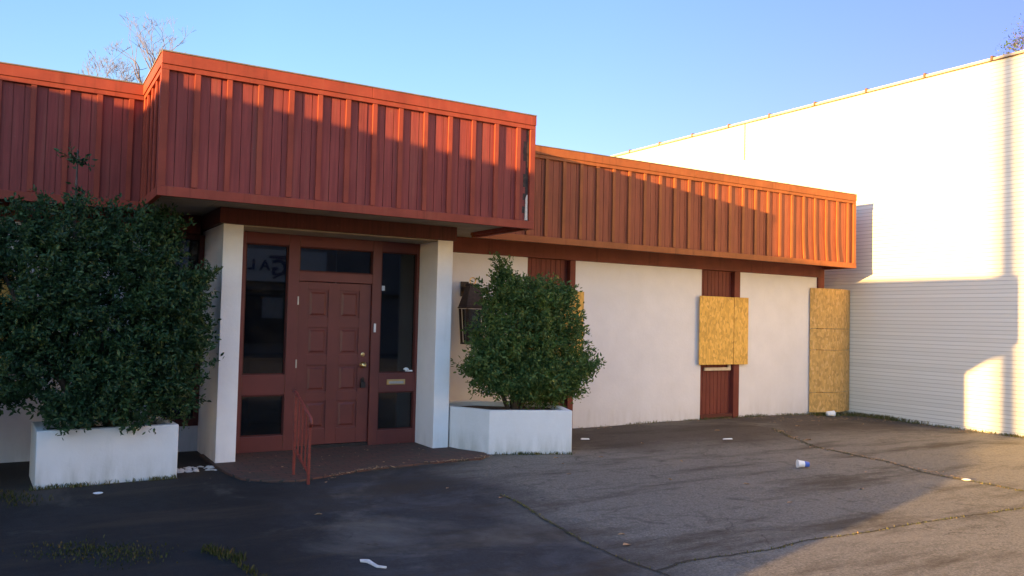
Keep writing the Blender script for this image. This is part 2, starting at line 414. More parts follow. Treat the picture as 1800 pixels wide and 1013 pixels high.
# red posts and boarded bays between stucco
def bay(a,b_,post0,post1,z0=0,z1=2.567):
    m=MB(); x=a+.004
    while x<b_-.01:
        w=min(.088,b_-x-.004); m.box(x,x+w-.008,Yw+.045+random.uniform(0,.003),Yw+.07,-.2,z1-.002); x+=.088
    m.box(a,b_,Yw+.071,Yw+.2,-.2,z1-.002)
    part(m,'boarded_bay',M['bay'])
    if post1: part(MB().box(post0,post1,Yw-.025,Yw+.2,-.2,z1-.002),'post',M['beam'],bevel=.004)
bay(6.418,7.166,7.17,7.272); bay(9.926,10.68,10.684,10.821); bay(-.996,-.254,None,None)
part(MB().box(12.880,13.057,Yw-.03,Yw+.198,-.2,2.567),'corner_post',M['beam'],bevel=.004)
part(MB().box(4.70,13.057,Yw-.03,Yw+.2,2.5685,2.788),'beam',M['beam'],bevel=.004)
part(MB().box(-6,1.80,Yw-.03,Yw+.2,2.5685,2.788),'beam',M['beam'],bevel=.004)
part(MB().box(10.03,10.64,Yw-.0,Yw+.03,.845,.895).box(10.585,10.64,Yw-.0,Yw+.028,.896,.95),'window_sill',M['tan'])
part(MB().box(9.93,10.68,Yw-.012,Yw+.03,0.03,.10),'bottom_rail',M['red_dark'])
# glazed infill added to stand in for the near-black shade left of the porch
w=part(MB().box(1.304,1.36,Yw+.0,Yw+.1,.3,2.56).box(1.80,1.858,Yw+.0,Yw+.1,.3,2.56).box(1.361,1.799,Yw+.0,Yw+.1,2.5,2.56).box(1.361,1.799,Yw,Yw+.1,.3,.38),'dark_infill_frame',M['red_dark'])
part(MB().box(1.361,1.799,Yw+.05,Yw+.056,.381,2.499),'pane',M['glass'],parent=w)
part(MB().box(1.302,1.86,Yw+.02,Yw+.2,-.3,.298),'wall',M['stucco'])
part(MB().box(1.302,1.861,Yw+.5,Yw+.55,.0,2.7),'dark_infill_backing',M['interior'])

# porch wing walls (pillars) and header
part(MB().box(1.863,2.076,9.214,Yw+.2,-.1,2.616),'pillar',M['pillar'],bevel=.004)
part(MB().box(4.452,4.663,9.214,Yw+.2,-.1,2.616),'pillar',M['pillar'],bevel=.004)
part(MB().box(1.81,4.69,9.164,Yw+.2,2.618,2.789),'header',M['red_dark'],bevel=.005)
part(MB().box(2.078,4.450,9.216,Yd-.002,2.600,2.6165),'porch_ceiling',M['soffit'])
# soffits
sb=MB(); x=BX0+.06
while x<BX1-.05:
    x2=min(x+.61,BX1-.04); sb.box(x+.003,x2-.003,BY+.06,FY+.06,SOF,SOF+.02); x=x2
sb.box(BX0+.05,BX1-.04,BY+.05,FY+.06,SOF+.0215,SOF+.035)
part(sb,'soffit',M['soffit'])
sb=MB(); x=FX0
while x<FX1-.06:
    x2=min(x+1.22,FX1-.06); sb.box(x+.003,x2-.003,FY+.063,Yw+.008,SOF,SOF+.02); x=x2
part(sb,'soffit',M['soffit'])
part(MB().box(13.06,13.09,FY+.06,12,SOF,SOF+.02),'soffit',M['soffit'])

# fascia: boards with narrow gaps, battens, top and bottom trim
def fascia(a,b_,inward,mats,first=.0,ends=(0,0),warp=False,seed=1,rot=False,name='fascia'):
    r=random.Random(seed)
    a=Vector((*a,0)); b_=Vector((*b_,0)); d=(b_-a); Ln=d.length; d.normalize(); n=Vector((*inward,0))
    def T(t,dep,z): p=a+d*t+n*dep; return (p.x,p.y,z)
    def bx(m,t0,t1,d0,d1,z0,z1,tilt=0,bow=None):
        if bow is None:
            m.hexa([T(t0,d0,z0),T(t1,d0,z0),T(t1,d1,z0),T(t0,d1,z0),T(t0+tilt,d0,z1),T(t1+tilt,d0,z1),T(t1+tilt,d1,z1),T(t0+tilt,d1,z1)])
        else:
            K=10
            for k in range(K):
                za=z0+(z1-z0)*k/K; zb=z0+(z1-z0)*(k+1)/K
                f=lambda z:(max(0,1-(z-z0)/(z1-z0)*1.9)**2)
                oa,ob=f(za),f(zb)
                m.hexa([T(t0+bow[0]*oa,d0+bow[1]*oa,za),T(t1+bow[0]*oa,d0+bow[1]*oa,za),T(t1+bow[0]*oa,d1+bow[1]*oa,za),T(t0+bow[0]*oa,d1+bow[1]*oa,za),
                        T(t0+bow[0]*ob,d0+bow[1]*ob,zb),T(t1+bow[0]*ob,d0+bow[1]*ob,zb),T(t1+bow[0]*ob,d1+bow[1]*ob,zb),T(t0+bow[0]*ob,d1+bow[1]*ob,zb)])
    zt0=ZT-.125; zt1=zt0-.05; zb1=ZB+.092
    # boards
    m=MB(); t=first-.3+.05
    while t<Ln-.002:
        for k in range(3):
            w=.098; t0=max(t+k*.1,.0); t1=min(t+k*.1+w-.004,Ln)
            if t1-t0<.008: continue
            dd=.043+r.uniform(0,.005)
            if rot and t0>Ln-.13 and t1<Ln+.1: continue
            bx(m,t0,t1,dd,.058,zb1-.004,zt1+.01,r.uniform(-.0015,.0015))
        t+=.3
    bx(m,0.002,Ln-.002,.059,.08,ZB+.03,ZT-.03)
    part(m,name+'_boards',mats[0])
    # battens
    m=MB(); t=first; i=0
    while t<Ln-.05:
        if t>.05:
            w=.052+r.uniform(-.003,.003); bow=None
            if warp and t>Ln-1.75 and r.random()<.75: bow=(r.uniform(.01,.045),-r.uniform(.0,.02))
            bx(m,t,t+w,.020+r.uniform(-.002,.002),.0395,zb1+.003+r.uniform(0,.006),zt1+.002,r.uniform(-.003,.003),bow)
        t+=.3; i+=1
    part(m,name+'_battens',mats[1],bevel=.002)
    # trims
    e0,e1=ends
    for q0,q1 in ((0,.5),(.5,1)):
        m=MB(); bx(m,-e0+q0*(Ln+e0+e1)+(.0015 if q0 else 0),-e0+q1*(Ln+e0+e1)-(.0015 if q1<1 else 0),0,.04,zt0,ZT-.012); part(m,'top_trim',mats[1],bevel=.003)
    m=MB(); bx(m,-e0,Ln+e1,.012,.045,zt1,zt0-.002); part(m,'top_trim',mats[1],bevel=.003)
    m=MB(); bx(m,-e0-.004 if e0 else 0,Ln+e1+(.004 if e1 else 0),-.008,.12,ZT-.011,ZT); part(m,'drip_edge',M['roofing'])
    m=MB(); bx(m,-e0,Ln+e1,.002,.05,ZB,zb1); part(m,'bottom_trim',mats[1],bevel=.004)
    # corner boards
    m=MB()
    bx(m,.0,.07,.012,.0395,zb1+.001,zt1-.001); part(m,'corner_trim',mats[1],bevel=.003); m=MB()
    bx(m,Ln-.07,Ln,.012,.0395,zb1+.001,zt1-.001); part(m,'corner_trim',mats[1],bevel=.003)
red=(M['red_siding'],M['red_trim']); och=(M['red_ochre'],M['red_ochre_trim'])
fascia((BX0,BY),(BX1,BY),(0,1),red,first=.3,seed=3,rot=True)
fascia((BX0,FY-.001),(BX0,BY+.051),(1,0),red,first=.22,seed=4)
fascia((BX1,BY+.051),(BX1,FY-.001),(-1,0),red,first=.3,seed=5)
fascia((FX0,FY),(BX0+.085,FY),(0,1),red,first=.31,seed=6)
fascia((BX1-.082,FY),(FX1,FY),(0,1),och,first=.242,warp=True,seed=8)
fascia((FX1,FY+.051),(FX1,12),(-1,0),och,first=.3,seed=9)
# rotted board and pale exposed wood at the end of the box
rm=MB(); rr=random.Random(2)
zz=zb=ZB+.094
for k in range(14):
    z0=2.83+k*.078; x0=5.055+rr.uniform(-.006,.006); rm.box(x0,5.125,BY+.044+rr.uniform(0,.006),BY+.058,z0,z0+.079)
part(rm,'rotted_board',M['rotten'],'rotted dark board at the right end of the entrance fascia')
part(MB().hexa([(5.085,BY+.028,2.825),(5.118,BY+.028,2.825),(5.118,BY+.042,2.825),(5.085,BY+.042,2.825),(5.090,BY+.028,3.10),(5.112,BY+.028,3.13),(5.112,BY+.042,3.13),(5.090,BY+.042,3.08)]),'exposed_batten',M['bare_wood'],'pale bare wood strip showing through the rot')
part(MB().box(5.20+.075,5.20+.10,FY+.012,FY+.022,2.87,3.02),'exposed_batten',M['bare_wood'])

# --- entrance screen
fr=MB(); y0,y1=Yd,Yd+.10
def mem(a,b_,c,d_,dy=0): fr.box(a,b_,y0+dy,y1,c,d_)
mem(2.078,2.232,.022,2.599); mem(2.736,2.866,.022,2.599); mem(3.806,3.923,.022,2.599); mem(4.419,4.450,.022,2.599)
for a,b_ in ((2.233,2.735),(3.924,4.418)):
    mem(a,b_,2.470,2.598,.003); mem(a,b_,.684,.922,.003); mem(a,b_,.022,.202,.003)
mem(2.867,3.805,2.467,2.598,.003); mem(2.867,3.805,2.05,2.164,.003)
frame=part(fr,'door_frame',M['red_door'],bevel=.004)
st=MB()
for a,b_,c,d_ in ((2.233,2.735,.923,2.469),(2.233,2.735,.203,.683),(3.924,4.418,.923,2.469),(3.924,4.418,.203,.683),(2.867,3.805,2.165,2.466)):
    for q in ((a,a+.014,c,d_),(b_-.014,b_,c,d_),(a+.015,b_-.015,c,c+.014),(a+.015,b_-.015,d_-.014,d_)):
        st.box(q[0],q[1],y0+.018,y0+.05,q[2],q[3])
part(st,'glazing_bead',M['red_dark'],parent=frame)
for a,b_,c,d_ in ((2.233,2.735,.923,2.469),(2.233,2.735,.203,.683),(3.924,4.418,.923,2.469),(3.924,4.418,.203,.683),(2.867,3.805,2.165,2.466)):
    part(MB().box(a+.001,b_-.001,y0+.052,y0+.058,c+.001,d_-.001),'window_pane',M['glass'],'transom pane above the door' if a==2.867 else None)
part(MB().box(3.925,3.99,y0+.046,y0+.051,1.972,2.035),'sticker',M['white_plastic'],'small white square sticker on the right sidelight')
part(MB().lathe([(.0,0),(.032,.002),(.04,.012),(.02,.03),(0,.034)],(4.31,y0+.03,.955),(0,-.2,1)).box(4.30,4.40,y0+.02,y0+.045,.924,.955),'crumpled_paper',M['paper'],bevel=.006)
ms=part(MB().box(4.035,4.285,y0-.010,y0+.002,.775,.842),'mail_slot',M['brass'],bevel=.003)
part(MB().box(4.06,4.26,y0-.016,y0-.0105,.787,.818),'flap',M['steel'],parent=ms,bevel=.002)
part(MB().box(3.835,3.862,y0-.016,y0-.0005,1.44,1.55),'doorbell',M['white_plastic'],bevel=.003)
# door
D0,D1,DZ0,DZ1=2.872,3.800,.065,2.042; dy=Yd+.030
dr=MB().box(D0,D1,dy+.016,dy+.045,DZ0,DZ1)
cols=((2.992,3.250),(3.392,3.650)); rows=((.255,.590),(.705,1.030),(1.155,1.490),(1.610,1.950))
xs_=[D0,2.992,3.250,3.392,3.650,D1]
for a,b_ in ((D0,2.992),(3.250,3.392),(3.650,D1)): dr.box(a,b_,dy,dy+.0155,DZ0,DZ1)
zs=[DZ0]+[z for r_ in rows for z in r_]+[DZ1]
for a,b_ in cols:
    for i in range(0,len(zs),2): dr.box(a+.0003,b_-.0003,dy+.0004,dy+.0152,zs[i],zs[i+1])
door=part(dr,'door',M['red_door'],'closed dark red door with eight raised panels',bevel=.0025)
for a,b_ in cols:
    for c,d_ in rows:
        m=MB(); i=.028; j=.05
        o=[(a+i,c+i),(b_-i,c+i),(b_-i,d_-i),(a+i,d_-i)]; q=[(a+j,c+j),(b_-j,c+j),(b_-j,d_-j),(a+j,d_-j)]
        n=len(m.v); m.v+=[(x,dy+.0155,z) for x,z in o]+[(x,dy+.003,z) for x,z in q]
        m.f+=[(4,5,6,7)]+[(k,(k+1)%4,4+(k+1)%4,4+k) for k in range(4)]
        part(m,'door_panel',M['red_door'],parent=door)
part(MB().lathe([(.026,0),(.026,.008),(.016,.012),(.014,.02)],(3.713,dy+.0005,1.157),(0,-1,0)),'deadbolt',M['brass'],parent=door,smooth=False)
part(MB().lathe([(.040,0),(.040,.006),(.016,.012),(.016,.035),(.032,.045),(.036,.058),(.028,.07),(.0,.074)],(3.713,dy+.0005,1.030),(0,-1,0)),'door_knob',M['brass'],parent=door,smooth=True)
part(MB().box(3.685,3.745,dy-.045,dy-.012,.745,.815).tube([(3.698,dy-.028,.815),(3.698,dy-.028,.86),(3.714,dy-.028,.878),(3.731,dy-.028,.86),(3.731,dy-.028,.815)],.005).box(3.69,3.74,dy-.011,dy-.0005,.77,.86),'padlock',M['black_iron'],parent=door,bevel=.004)
for z in (.31,1.05,1.81): part(MB().box(2.855,2.871,Yd-.006,Yd+.028,z-.05,z+.05),'hinge',M['steel'],parent=door,bevel=.002)
part(MB().box(2.87,3.803,Yd+.02,Yd+.1,.0215,.060),'threshold',M['black_iron'])
# dim room behind the glass
part(MB().box(2.0,4.53,13.3,13.35,-.1,2.95).box(1.92,1.98,9.95+.5,13.3,-.1,2.95).box(4.55,4.6,9.95+.5,13.3,-.1,2.95).box(1.98,4.55,Yd+.102,13.29,-.04,.02).box(1.98,4.55,10.45,13.29,2.85,2.9),'interior_room',M['interior'])
part(MB().box(2.9,3.9,12.2,12.9,.021,.95),'interior_counter',M['red_dark'],bevel=.01)

# ------------------------------------------------------------------ boarding panels (nailed sheets)
def bp(name,mb,label,mat=M['osb'],loc=(0,0,0)):
    return tag(mb.build(name,mat,loc=loc,bevel=.0015),label,'plywood board','strand boards nailed over openings')
bp('plywood_board',MB().box(9.83,10.442,Yw-.062,Yw-.05,.950,2.115).box(10.449,10.64,Yw-.056,Yw-.045,.951,2.113).box(10.648,10.99,Yw-.0625,Yw-.05,.950,2.117).box(9.88,9.93,Yw-.047,Yw-.0,.98,2.09).box(10.9,10.95,Yw-.049,Yw-.001,.98,2.09),'square yellow strand board nailed over the narrow red bay between two white wall sections',loc=(10.4,Yw,.95))
bp('plywood_board',MB().box(6.36,6.95,Yw-.062,Yw-.05,.975,2.093).box(6.9525,7.415,Yw-.060,Yw-.048,.975,2.092),'yellow strand board partly hidden behind the smaller shrub',loc=(6.9,Yw,.95))
bp('plywood_board',MB().box(-1.1,-.075,Yw-.062,Yw-.05,.924,2.045),'yellow strand board at far left showing behind the large shrub',loc=(-.6,Yw,.92))
# bent sheet closing the gap to the white building
m=MB(); K=14
def arc(t):
    x=12.66+(13.835-12.66)*t; y=10.185-.16*math.sin(math.pi*min(1,t*1.0))**.9+.02*t; return x,y
seams=[.035,.41,1.20,1.60,2.36]
for a,b_ in zip(seams,seams[1:]):
    for k in range(K):
        p=arc(k/K); q=arc((k+1)/K)
        za,zb_=a+.007,b_-.0
        m.hexa([(p[0],p[1],za),(q[0],q[1],za),(q[0],q[1]+.012,za),(p[0],p[1]+.012,za),(p[0],p[1],zb_),(q[0],q[1],zb_),(q[0],q[1]+.012,zb_),(p[0],p[1]+.012,zb_)])
o=tag(m.build('plywood_board',M['osb2'],loc=(13.2,10.1,0)),'tall curved strand board closing the gap to the white brick building','plywood board','strand boards nailed over openings')

# ------------------------------------------------------------------ white brick building
W=empty('brick_building',(XR,5,0),'tall white painted brick side wall of the neighbouring building','building')
ky=.0275
def wx(y): return XR+0*y
m=MB().box(XR,XR+.3,-3,18.2,-.5,6.18); part(m,'wall',M['brick'],parent=W)
part(MB().box(XR+.3,XR+14,17.9,18.2,-.5,6.1),'wall',M['brick'],parent=W)
part(MB().box(XR+.302,XR+14,-3,17.898,5.6,5.7),'roof',M['roofing'],parent=W)
part(MB().box(XR-.012,XR+.002,12.955,12.975,5.35,6.17),'expansion_joint',M['coping_dark'],parent=W)
y=18.2; ci=0
while y>-3:
    ya=max(y-1.19,-3); z=6.182
    c=MB()
    c.hexa([(XR-.035,ya+.012,z),(XR+.34,ya+.012,z),(XR+.34,y-.012,z),(XR-.035,y-.012,z),(XR-.03,ya+.012,z+.045),(XR+.335,ya+.012,z+.055),(XR+.335,y-.012,z+.055),(XR-.03,y-.012,z+.045)])
    o=part(c,'coping_tile',M['coping'],parent=W,bevel=.006)
    part(MB().box(XR-.03,XR-.001,ya+.013,y-.013,z-.014,z-.001),'drip_line',M['coping_dark'],parent=o)
    c=MB().box(XR-.05,XR+.35,ya-.022,ya+.022,z-.010,z+.078)
    part(c,'collar',M['coping_dark'],parent=o,bevel=.01)
    y-=1.19

# ------------------------------------------------------------------ planters
def planter(name,pts,h,label,soil_pts):
    b=MB(); n=len(pts); cx=sum(p[0] for p in pts)/n; cy=sum(p[1] for p in pts)/n; t=.09
    inn=[]
    for i in range(n):
        p0,p1,p2=Vector(pts[i-1]),Vector(pts[i]),Vector(pts[(i+1)%n])
        e1=(p1-p0).normalized(); e2=(p2-p1).normalized(); n1=Vector((-e1.y,e1.x)); n2=Vector((-e2.y,e2.x))
        bis=(n1+n2).normalized(); inn.append(p1+bis*(t/max(.3,bis.dot(n1))))
    k=n
    b.v+=[(p[0],p[1],-.1) for p in pts]+[(p[0],p[1],h) for p in pts]+[(p[0],p[1],h) for p in inn]+[(p[0],p[1],h-.15) for p in inn]
    for i in range(n):
        j=(i+1)%n
        b.f+=[(i,j,k+j,k+i),(k+i,k+j,2*k+j,2*k+i),(2*k+i,2*k+j,3*k+j,3*k+i)]
    b.f.append(tuple(reversed(range(n))))
    r=empty(name,(cx,cy,0),label,'planter','concrete planters in front of the shop')
    part(b,'planter_box',M['planter'],parent=r,bevel=.008)
    s=MB(); s.v+=[(p[0],p[1],h-.06) for p in inn]; s.f.append(tuple(range(n))); part(s,'soil',M['soil'],parent=r)
    return r
planter('planter',[(.174,8.61),(1.396,8.667),(1.36,9.42),(.14,9.36)],.525,'long white concrete planter under the large dark shrub',None)
planter('planter',[(4.69,9.228),(4.936,8.66),(5.909,8.292),(6.24,9.18),(5.30,9.80),(4.78,9.80)],.53,'angular white concrete planter beside the porch holding the smaller shrub',None)

# ------------------------------------------------------------------ shrubs
def shrub(name,org,blobs,nleaf,leafmat,label,stems,seed,size=.06,avoid=None,kx=1.):
    r=random.Random(seed); rs=np.random.RandomState(seed)
    root=empty(name,org,label,'shrub')
    blobs=[(org[0]+(b[0]-org[0])*kx,b[1],b[2],b[3]*.94*kx,b[4]*.94,b[5]*.95) for b in blobs]
    V=[];F=[]
    vol=[b[3]*b[4]*b[5] for b in blobs]; tot=sum(v**.72 for v in vol)
    twigs=[]
    for b_,v in zip(blobs,vol):
        cx,cy,cz,rx,ry,rz=b_; n=int(nleaf*v**.72/tot)
        ncl=max(6,n//26)
        for c in range(ncl):
            d=Vector(rs.normal(size=3)).normalized()
            rad=r.uniform(.55,1.0) if r.random()<.85 else r.uniform(.3,.6)
            lump=1+.42*noise.noise(Vector((d.x*2.2+cx*3,d.y*2.2+cy*3,d.z*2.2+cz*3)))+r.uniform(-.06,.08)
            p=Vector((cx+d.x*rx*rad*lump,cy+d.y*ry*rad*lump,cz+d.z*rz*rad*lump))
            ax=(d+Vector((0,0,.5))+Vector(rs.normal(size=3))*.45).normalized()
            ln=r.uniform(.07,.15)
            if rad>.8: twigs.append((p-ax*ln*.9,p+ax*ln))
            for k in range(n//ncl):
                q=p+ax*ln*r.uniform(-.8,1.)+Vector(rs.normal(size=3))*.022
                if avoid and avoid(q): continue
                ld=(ax*.55+Vector(rs.normal(size=3))*.75).normalized()
                side=ld.cross(Vector(rs.normal(size=3))).normalized(); up=ld.cross(side)
                s=size*r.uniform(.5,1.35); w=s*.24
                i0=len(V)
                bend=up*s*.12
                V+= [q, q+ld*s*.35+side*w+bend*.6, q+ld*s*.75+side*w*.7+bend, q+ld*s*1.05, q+ld*s*.75-side*w*.7+bend, q+ld*s*.35-side*w+bend*.6, q+ld*s*.55-bend*.15]
                F+= [(i0,i0+1,i0+6),(i0+1,i0+2,i0+6),(i0+2,i0+3,i0+6),(i0+3,i0+4,i0+6),(i0+4,i0+5,i0+6),(i0+5,i0,i0+6)]
    m=MB(); m.v=[tuple(v) for v in V]; m.f=F
    for a,b_ in twigs[::2]: m.tube([a,b_],[.004,.002],3,False)
    part(m,'foliage',leafmat,parent=root)
    t=MB()
    for s in stems: t.tube(s[0],s[1],7)
    part(t,'trunk',M['bark'],parent=root,smooth=True)
    return root
# large shrub
bl=[(.80,8.95,1.62,.80,.62,.86),(.15,8.9,1.75,.62,.6,.78),(1.25,8.85,1.45,.50,.5,.75),(.75,8.8,.95,.62,.5,.42),(-.15,8.85,1.2,.50,.5,.42),
    (1.0,8.95,2.28,.46,.42,.40),(.35,8.9,2.38,.50,.45,.36),(1.56,8.95,1.95,.20,.25,.20),(1.54,8.95,1.40,.24,.3,.30),(1.40,8.9,.82,.26,.3,.30),(-.35,8.9,2.2,.4,.4,.3),
    (.41,8.95,3.12,.07,.07,.08),(-.35,8.9,1.65,.35,.4,.5),(.45,8.9,2.70,.07,.08,.10),(.75,8.62,.66,.55,.2,.17),(.35,8.75,.72,.25,.2,.2),(-.15,8.9,.82,.28,.3,.13),(1.28,8.9,2.5,.2,.2,.16),(-.95,8.85,1.7,.50,.55,.95),(-1.5,8.8,1.4,.5,.5,.9),(-.8,8.75,.7,.4,.45,.4)]  # last three clumps lie out of view, added to shade the left wall
stems=[([(.8,8.98,.4),(.78,8.95,.9),(.6,8.92,1.6),(.42,8.94,2.4),(.42,8.95,3.2)],[.06,.05,.035,.016,.006]),
       ([(.85,8.99,.4),(1.0,8.95,.9),(1.25,8.9,1.5),(1.4,8.9,2.1)],[.045,.04,.025,.01]),([(.7,8.95,.4),(.4,8.9,.9),(.05,8.88,1.5),(-.2,8.9,2.1)],[.045,.035,.025,.01])]
shrub('shrub',(.8,8.98,.46),bl,98000,M['leaf_dark'],'large dark evergreen shrub overflowing the long planter at left',stems,11,size=.047,kx=.965,avoid=lambda q:q.x<-.03 and .85<q.z<2.3 and noise.noise(q*5)>.08)
# smaller shrub
bl=[(5.62,8.95,1.42,.62,.52,.60),(5.30,8.95,1.95,.34,.36,.36),(5.75,8.95,1.92,.42,.40,.30),(6.15,8.95,1.55,.40,.4,.50),(5.05,8.9,1.35,.32,.35,.45),(4.92,8.9,1.03,.34,.3,.17),
    (6.45,8.9,1.02,.34,.35,.24),(5.75,8.85,.92,.60,.45,.30),(5.05,8.85,.83,.30,.28,.15),(6.25,8.85,.78,.30,.3,.17),(5.24,8.93,2.24,.12,.14,.16),(6.20,8.95,1.98,.17,.2,.16),(5.60,8.9,.72,.30,.25,.15),(6.0,8.9,.66,.25,.25,.13)]
stems=[([(5.50,9.0,.4),(5.49,8.99,.8),(5.52,8.96,1.4),(5.4,8.95,2.0)],[.06,.05,.03,.01]),([(5.56,9.02,.4),(5.72,8.98,.85),(6.0,8.95,1.4)],[.04,.032,.015]),([(5.44,8.98,.4),(5.25,8.95,.75),(5.0,8.9,1.1)],[.035,.025,.01])]
shrub('shrub',(5.5,9.0,.47),bl,50000,M['leaf_mid'],'smaller rounded green shrub in the angular planter beside the wall lantern',stems,23,size=.046,kx=.91)

# ------------------------------------------------------------------ wall lantern
LX,LY=5.365,9.97
Ln=empty('wall_lantern',(LX,LY,1.31),'tall dark metal lantern hung on the white wall beside the porch','lantern')
m=MB(); 
def frust(m,z0,z1,h0,h1): m.hexa([(LX-h0,LY-h0*.8,z0),(LX+h0,LY-h0*.8,z0),(LX+h0,LY+h0*.8,z0),(LX-h0,LY+h0*.8,z0),(LX-h1,LY-h1*.8,z1),(LX+h1,LY-h1*.8,z1),(LX+h1,LY+h1*.8,z1),(LX-h1,LY+h1*.8,z1)])
frust(m,1.80,2.09,.155,.075); frust(m,2.091,2.115,.088,.088); frust(m,1.782,1.798,.162,.162)
part(m,'lamp_hood',M['lantern'],parent=Ln,bevel=.004)
m=MB().tube([(LX+.045*math.cos(a),LY,2.165+.045*math.sin(a)) for a in np.linspace(0,2*math.pi,17)],.008,6,False)
part(m,'ring',M['brass'],parent=Ln)
m=MB()
for sx in (-1,1):
    for sy in (-1,1): m.hexa([(LX+sx*.105-.014,LY+sy*.085-.012,1.31),(LX+sx*.105+.014,LY+sy*.085-.012,1.31),(LX+sx*.105+.014,LY+sy*.085+.012,1.31),(LX+sx*.105-.014,LY+sy*.085+.012,1.31),
            (LX+sx*.135-.014,LY+sy*.105-.012,1.775),(LX+sx*.135+.014,LY+sy*.105-.012,1.775),(LX+sx*.135+.014,LY+sy*.105+.012,1.775),(LX+sx*.135-.014,LY+sy*.105+.012,1.775)])
m.box(LX-.12,LX+.12,LY-.10,LY+.10,1.285,1.309)
part(m,'cage',M['lantern'],parent=Ln)
m=MB(); frust(m,1.312,1.772,.085,.110); part(m,'lamp_glass',M['glass'],parent=Ln)
part(MB().lathe([(.02,0),(.02,.12),(.008,.14),(0,.17)],(LX,LY,1.31)),'candle',M['paper'],parent=Ln)
part(MB().box(LX-.03,LX+.03,LY+.17,Yw+.001,2.03,2.08).box(LX-.06,LX+.06,Yw-.02,Yw+.001,1.95,2.16).box(LX-.02,LX+.02,LY+.0,LY+.17,2.10,2.13),'bracket',M['lantern'],parent=Ln)

# ------------------------------------------------------------------ handrail
R_=empty('handrail',(2.46,8.03,0),'short orange red iron handrail standing in front of the door','handrail')
pf=(2.455,7.82); pb=(2.435,8.25)
lerp=lambda t:(pf[0]+(pb[0]-pf[0])*t,pf[1]+(pb[1]-pf[1])*t)
part(MB().box(pf[0]-.013,pf[0]+.013,pf[1]-.013,pf[1]+.013,-.03,.625),'post',M['rail'],parent=R_,bevel=.003)
part(MB().box(pb[0]-.013,pb[0]+.013,pb[1]-.013,pb[1]+.013,-.03,.835),'post',M['rail'],parent=R_,bevel=.003)
part(MB().tube([(pf[0],pf[1]-.03,.56),(pf[0],pf[1]-.045,.60),(pf[0],pf[1]-.02,.640),(pb[0],pb[1],.850),(pb[0],pb[1]+.10,.862)],.016,10),'top_rail',M['rail'],parent=R_,smooth=True)
part(MB().hexa([(pf[0]-.01,pf[1],.10),(pf[0]+.01,pf[1],.10),(pb[0]+.01,pb[1],.27),(pb[0]-.01,pb[1],.27),(pf[0]-.01,pf[1],.125),(pf[0]+.01,pf[1],.125),(pb[0]+.01,pb[1],.295),(pb[0]-.01,pb[1],.295)]),'bottom_rail',M['rail'],parent=R_)
for t in (.25,.5,.75):
    x,y=lerp(t); part(MB().box(x-.008,x+.008,y-.008,y+.008,.12+.17*t,.62+.21*t),'baluster',M['rail'],parent=R_)

# ------------------------------------------------------------------ litter and debris
def litter(name,mb,mat,label,cat,loc,**k): return tag(mb.build(name,mat,loc=loc,**k),label,cat)
c=(7.90,6.36,gz(7.9,6.36)); 
cup=empty('paper_cup',c,'crushed white and blue paper cup lying in the middle of the car park','cup')
ax=Vector((-.85,.45,.05)).normalized()
part(MB().lathe([(.030,0),(.034,.03),(.036,.055)],(c[0]-.0,c[1],c[2]+.042),ax,14),'cup_base',M['blue'],parent=cup)
part(MB().lathe([(.0362,0),(.040,.04),(.046,.075),(.048,.078),(.0,.079)],(c[0]+ax.x*.0555,c[1]+ax.y*.0555,c[2]+.044),ax,14),'cup_rim',M['paper'],parent=cup)
litter('foam_cup',MB().lathe([(.04,0),(.046,.05),(.056,.14),(.06,.145),(0,.146)],(12.82,9.93,gz(12.85,9.9)+.055),(.9,-.35,0),14),M['paper'],'white foam cup lying at the foot of the curved board','cup',(12.85,9.9,gz(12.85,9.9)),smooth=True)
litter('plastic_bag',MB().lathe([(.0,0),(.035,.004),(.05,.012),(.03,.022),(.01,.025)],(8.92,5.10,gz(8.92,5.1)),(.1,.1,1),9),M['paper'],'small crumpled white plastic bag near the sunlit edge','bag',(8.92,5.1,gz(8.92,5.1)))
litter('paper_plate',MB().lathe([(.02,0),(.03,.004),(.042,.010),(.04,.012),(0,.006)],(.66,8.175,.001),(0,0,1),18),M['paper'],'small white disc of litter in front of the long planter','litter',(.66,8.175,0))
litter('paper_scrap',MB().hexa([(6.68,9.15,.012),(6.80,9.12,.012),(6.83,9.18,.012),(6.70,9.20,.012),(6.69,9.15,.024),(6.79,9.13,.03),(6.82,9.17,.02),(6.71,9.19,.03)]),M['paper'],'pale scrap lying on the asphalt right of the angular planter','litter',(6.75,9.16,0.))
litter('paper_scrap',MB().hexa([(8.55,8.35,.022),(8.70,8.30,.022),(8.72,8.34,.022),(8.60,8.38,.022),(8.56,8.35,.032),(8.69,8.31,.03),(8.71,8.33,.034),(8.61,8.37,.03)]),M['paper'],'thin white scrap on the asphalt before the wide white wall','litter',(8.6,8.35,0.))
m=MB(); q=[(2.03,5.28),(2.085,5.25),(2.085,5.18),(2.09,5.10),(2.13,5.05),(2.12,5.035),(2.07,5.08),(2.06,5.16),(2.05,5.21),(2.02,5.24)]
m.prism(q,-.01,.006); tag(m.build('paint_mark',M['rubble']),'dried squiggle of white paint on the asphalt',kind='structure')
m=MB(); rr=random.Random(4)
for i in range(60):
    x=rr.uniform(1.45,1.82); y=rr.uniform(8.92,9.2); s=rr.uniform(.01,.04)
    m.lathe([(s*.9,0),(s,s*.15),(s*.5,s*.35),(0,s*.36)],(x,y,-.005),(rr.uniform(-.3,.3),rr.uniform(-.3,.3),1),6)
tag(m.build('rubble',M['rubble']),'white plaster rubble between the long planter and the porch pillar','rubble',kind='stuff')
lt=MB(); rr=random.Random(77)
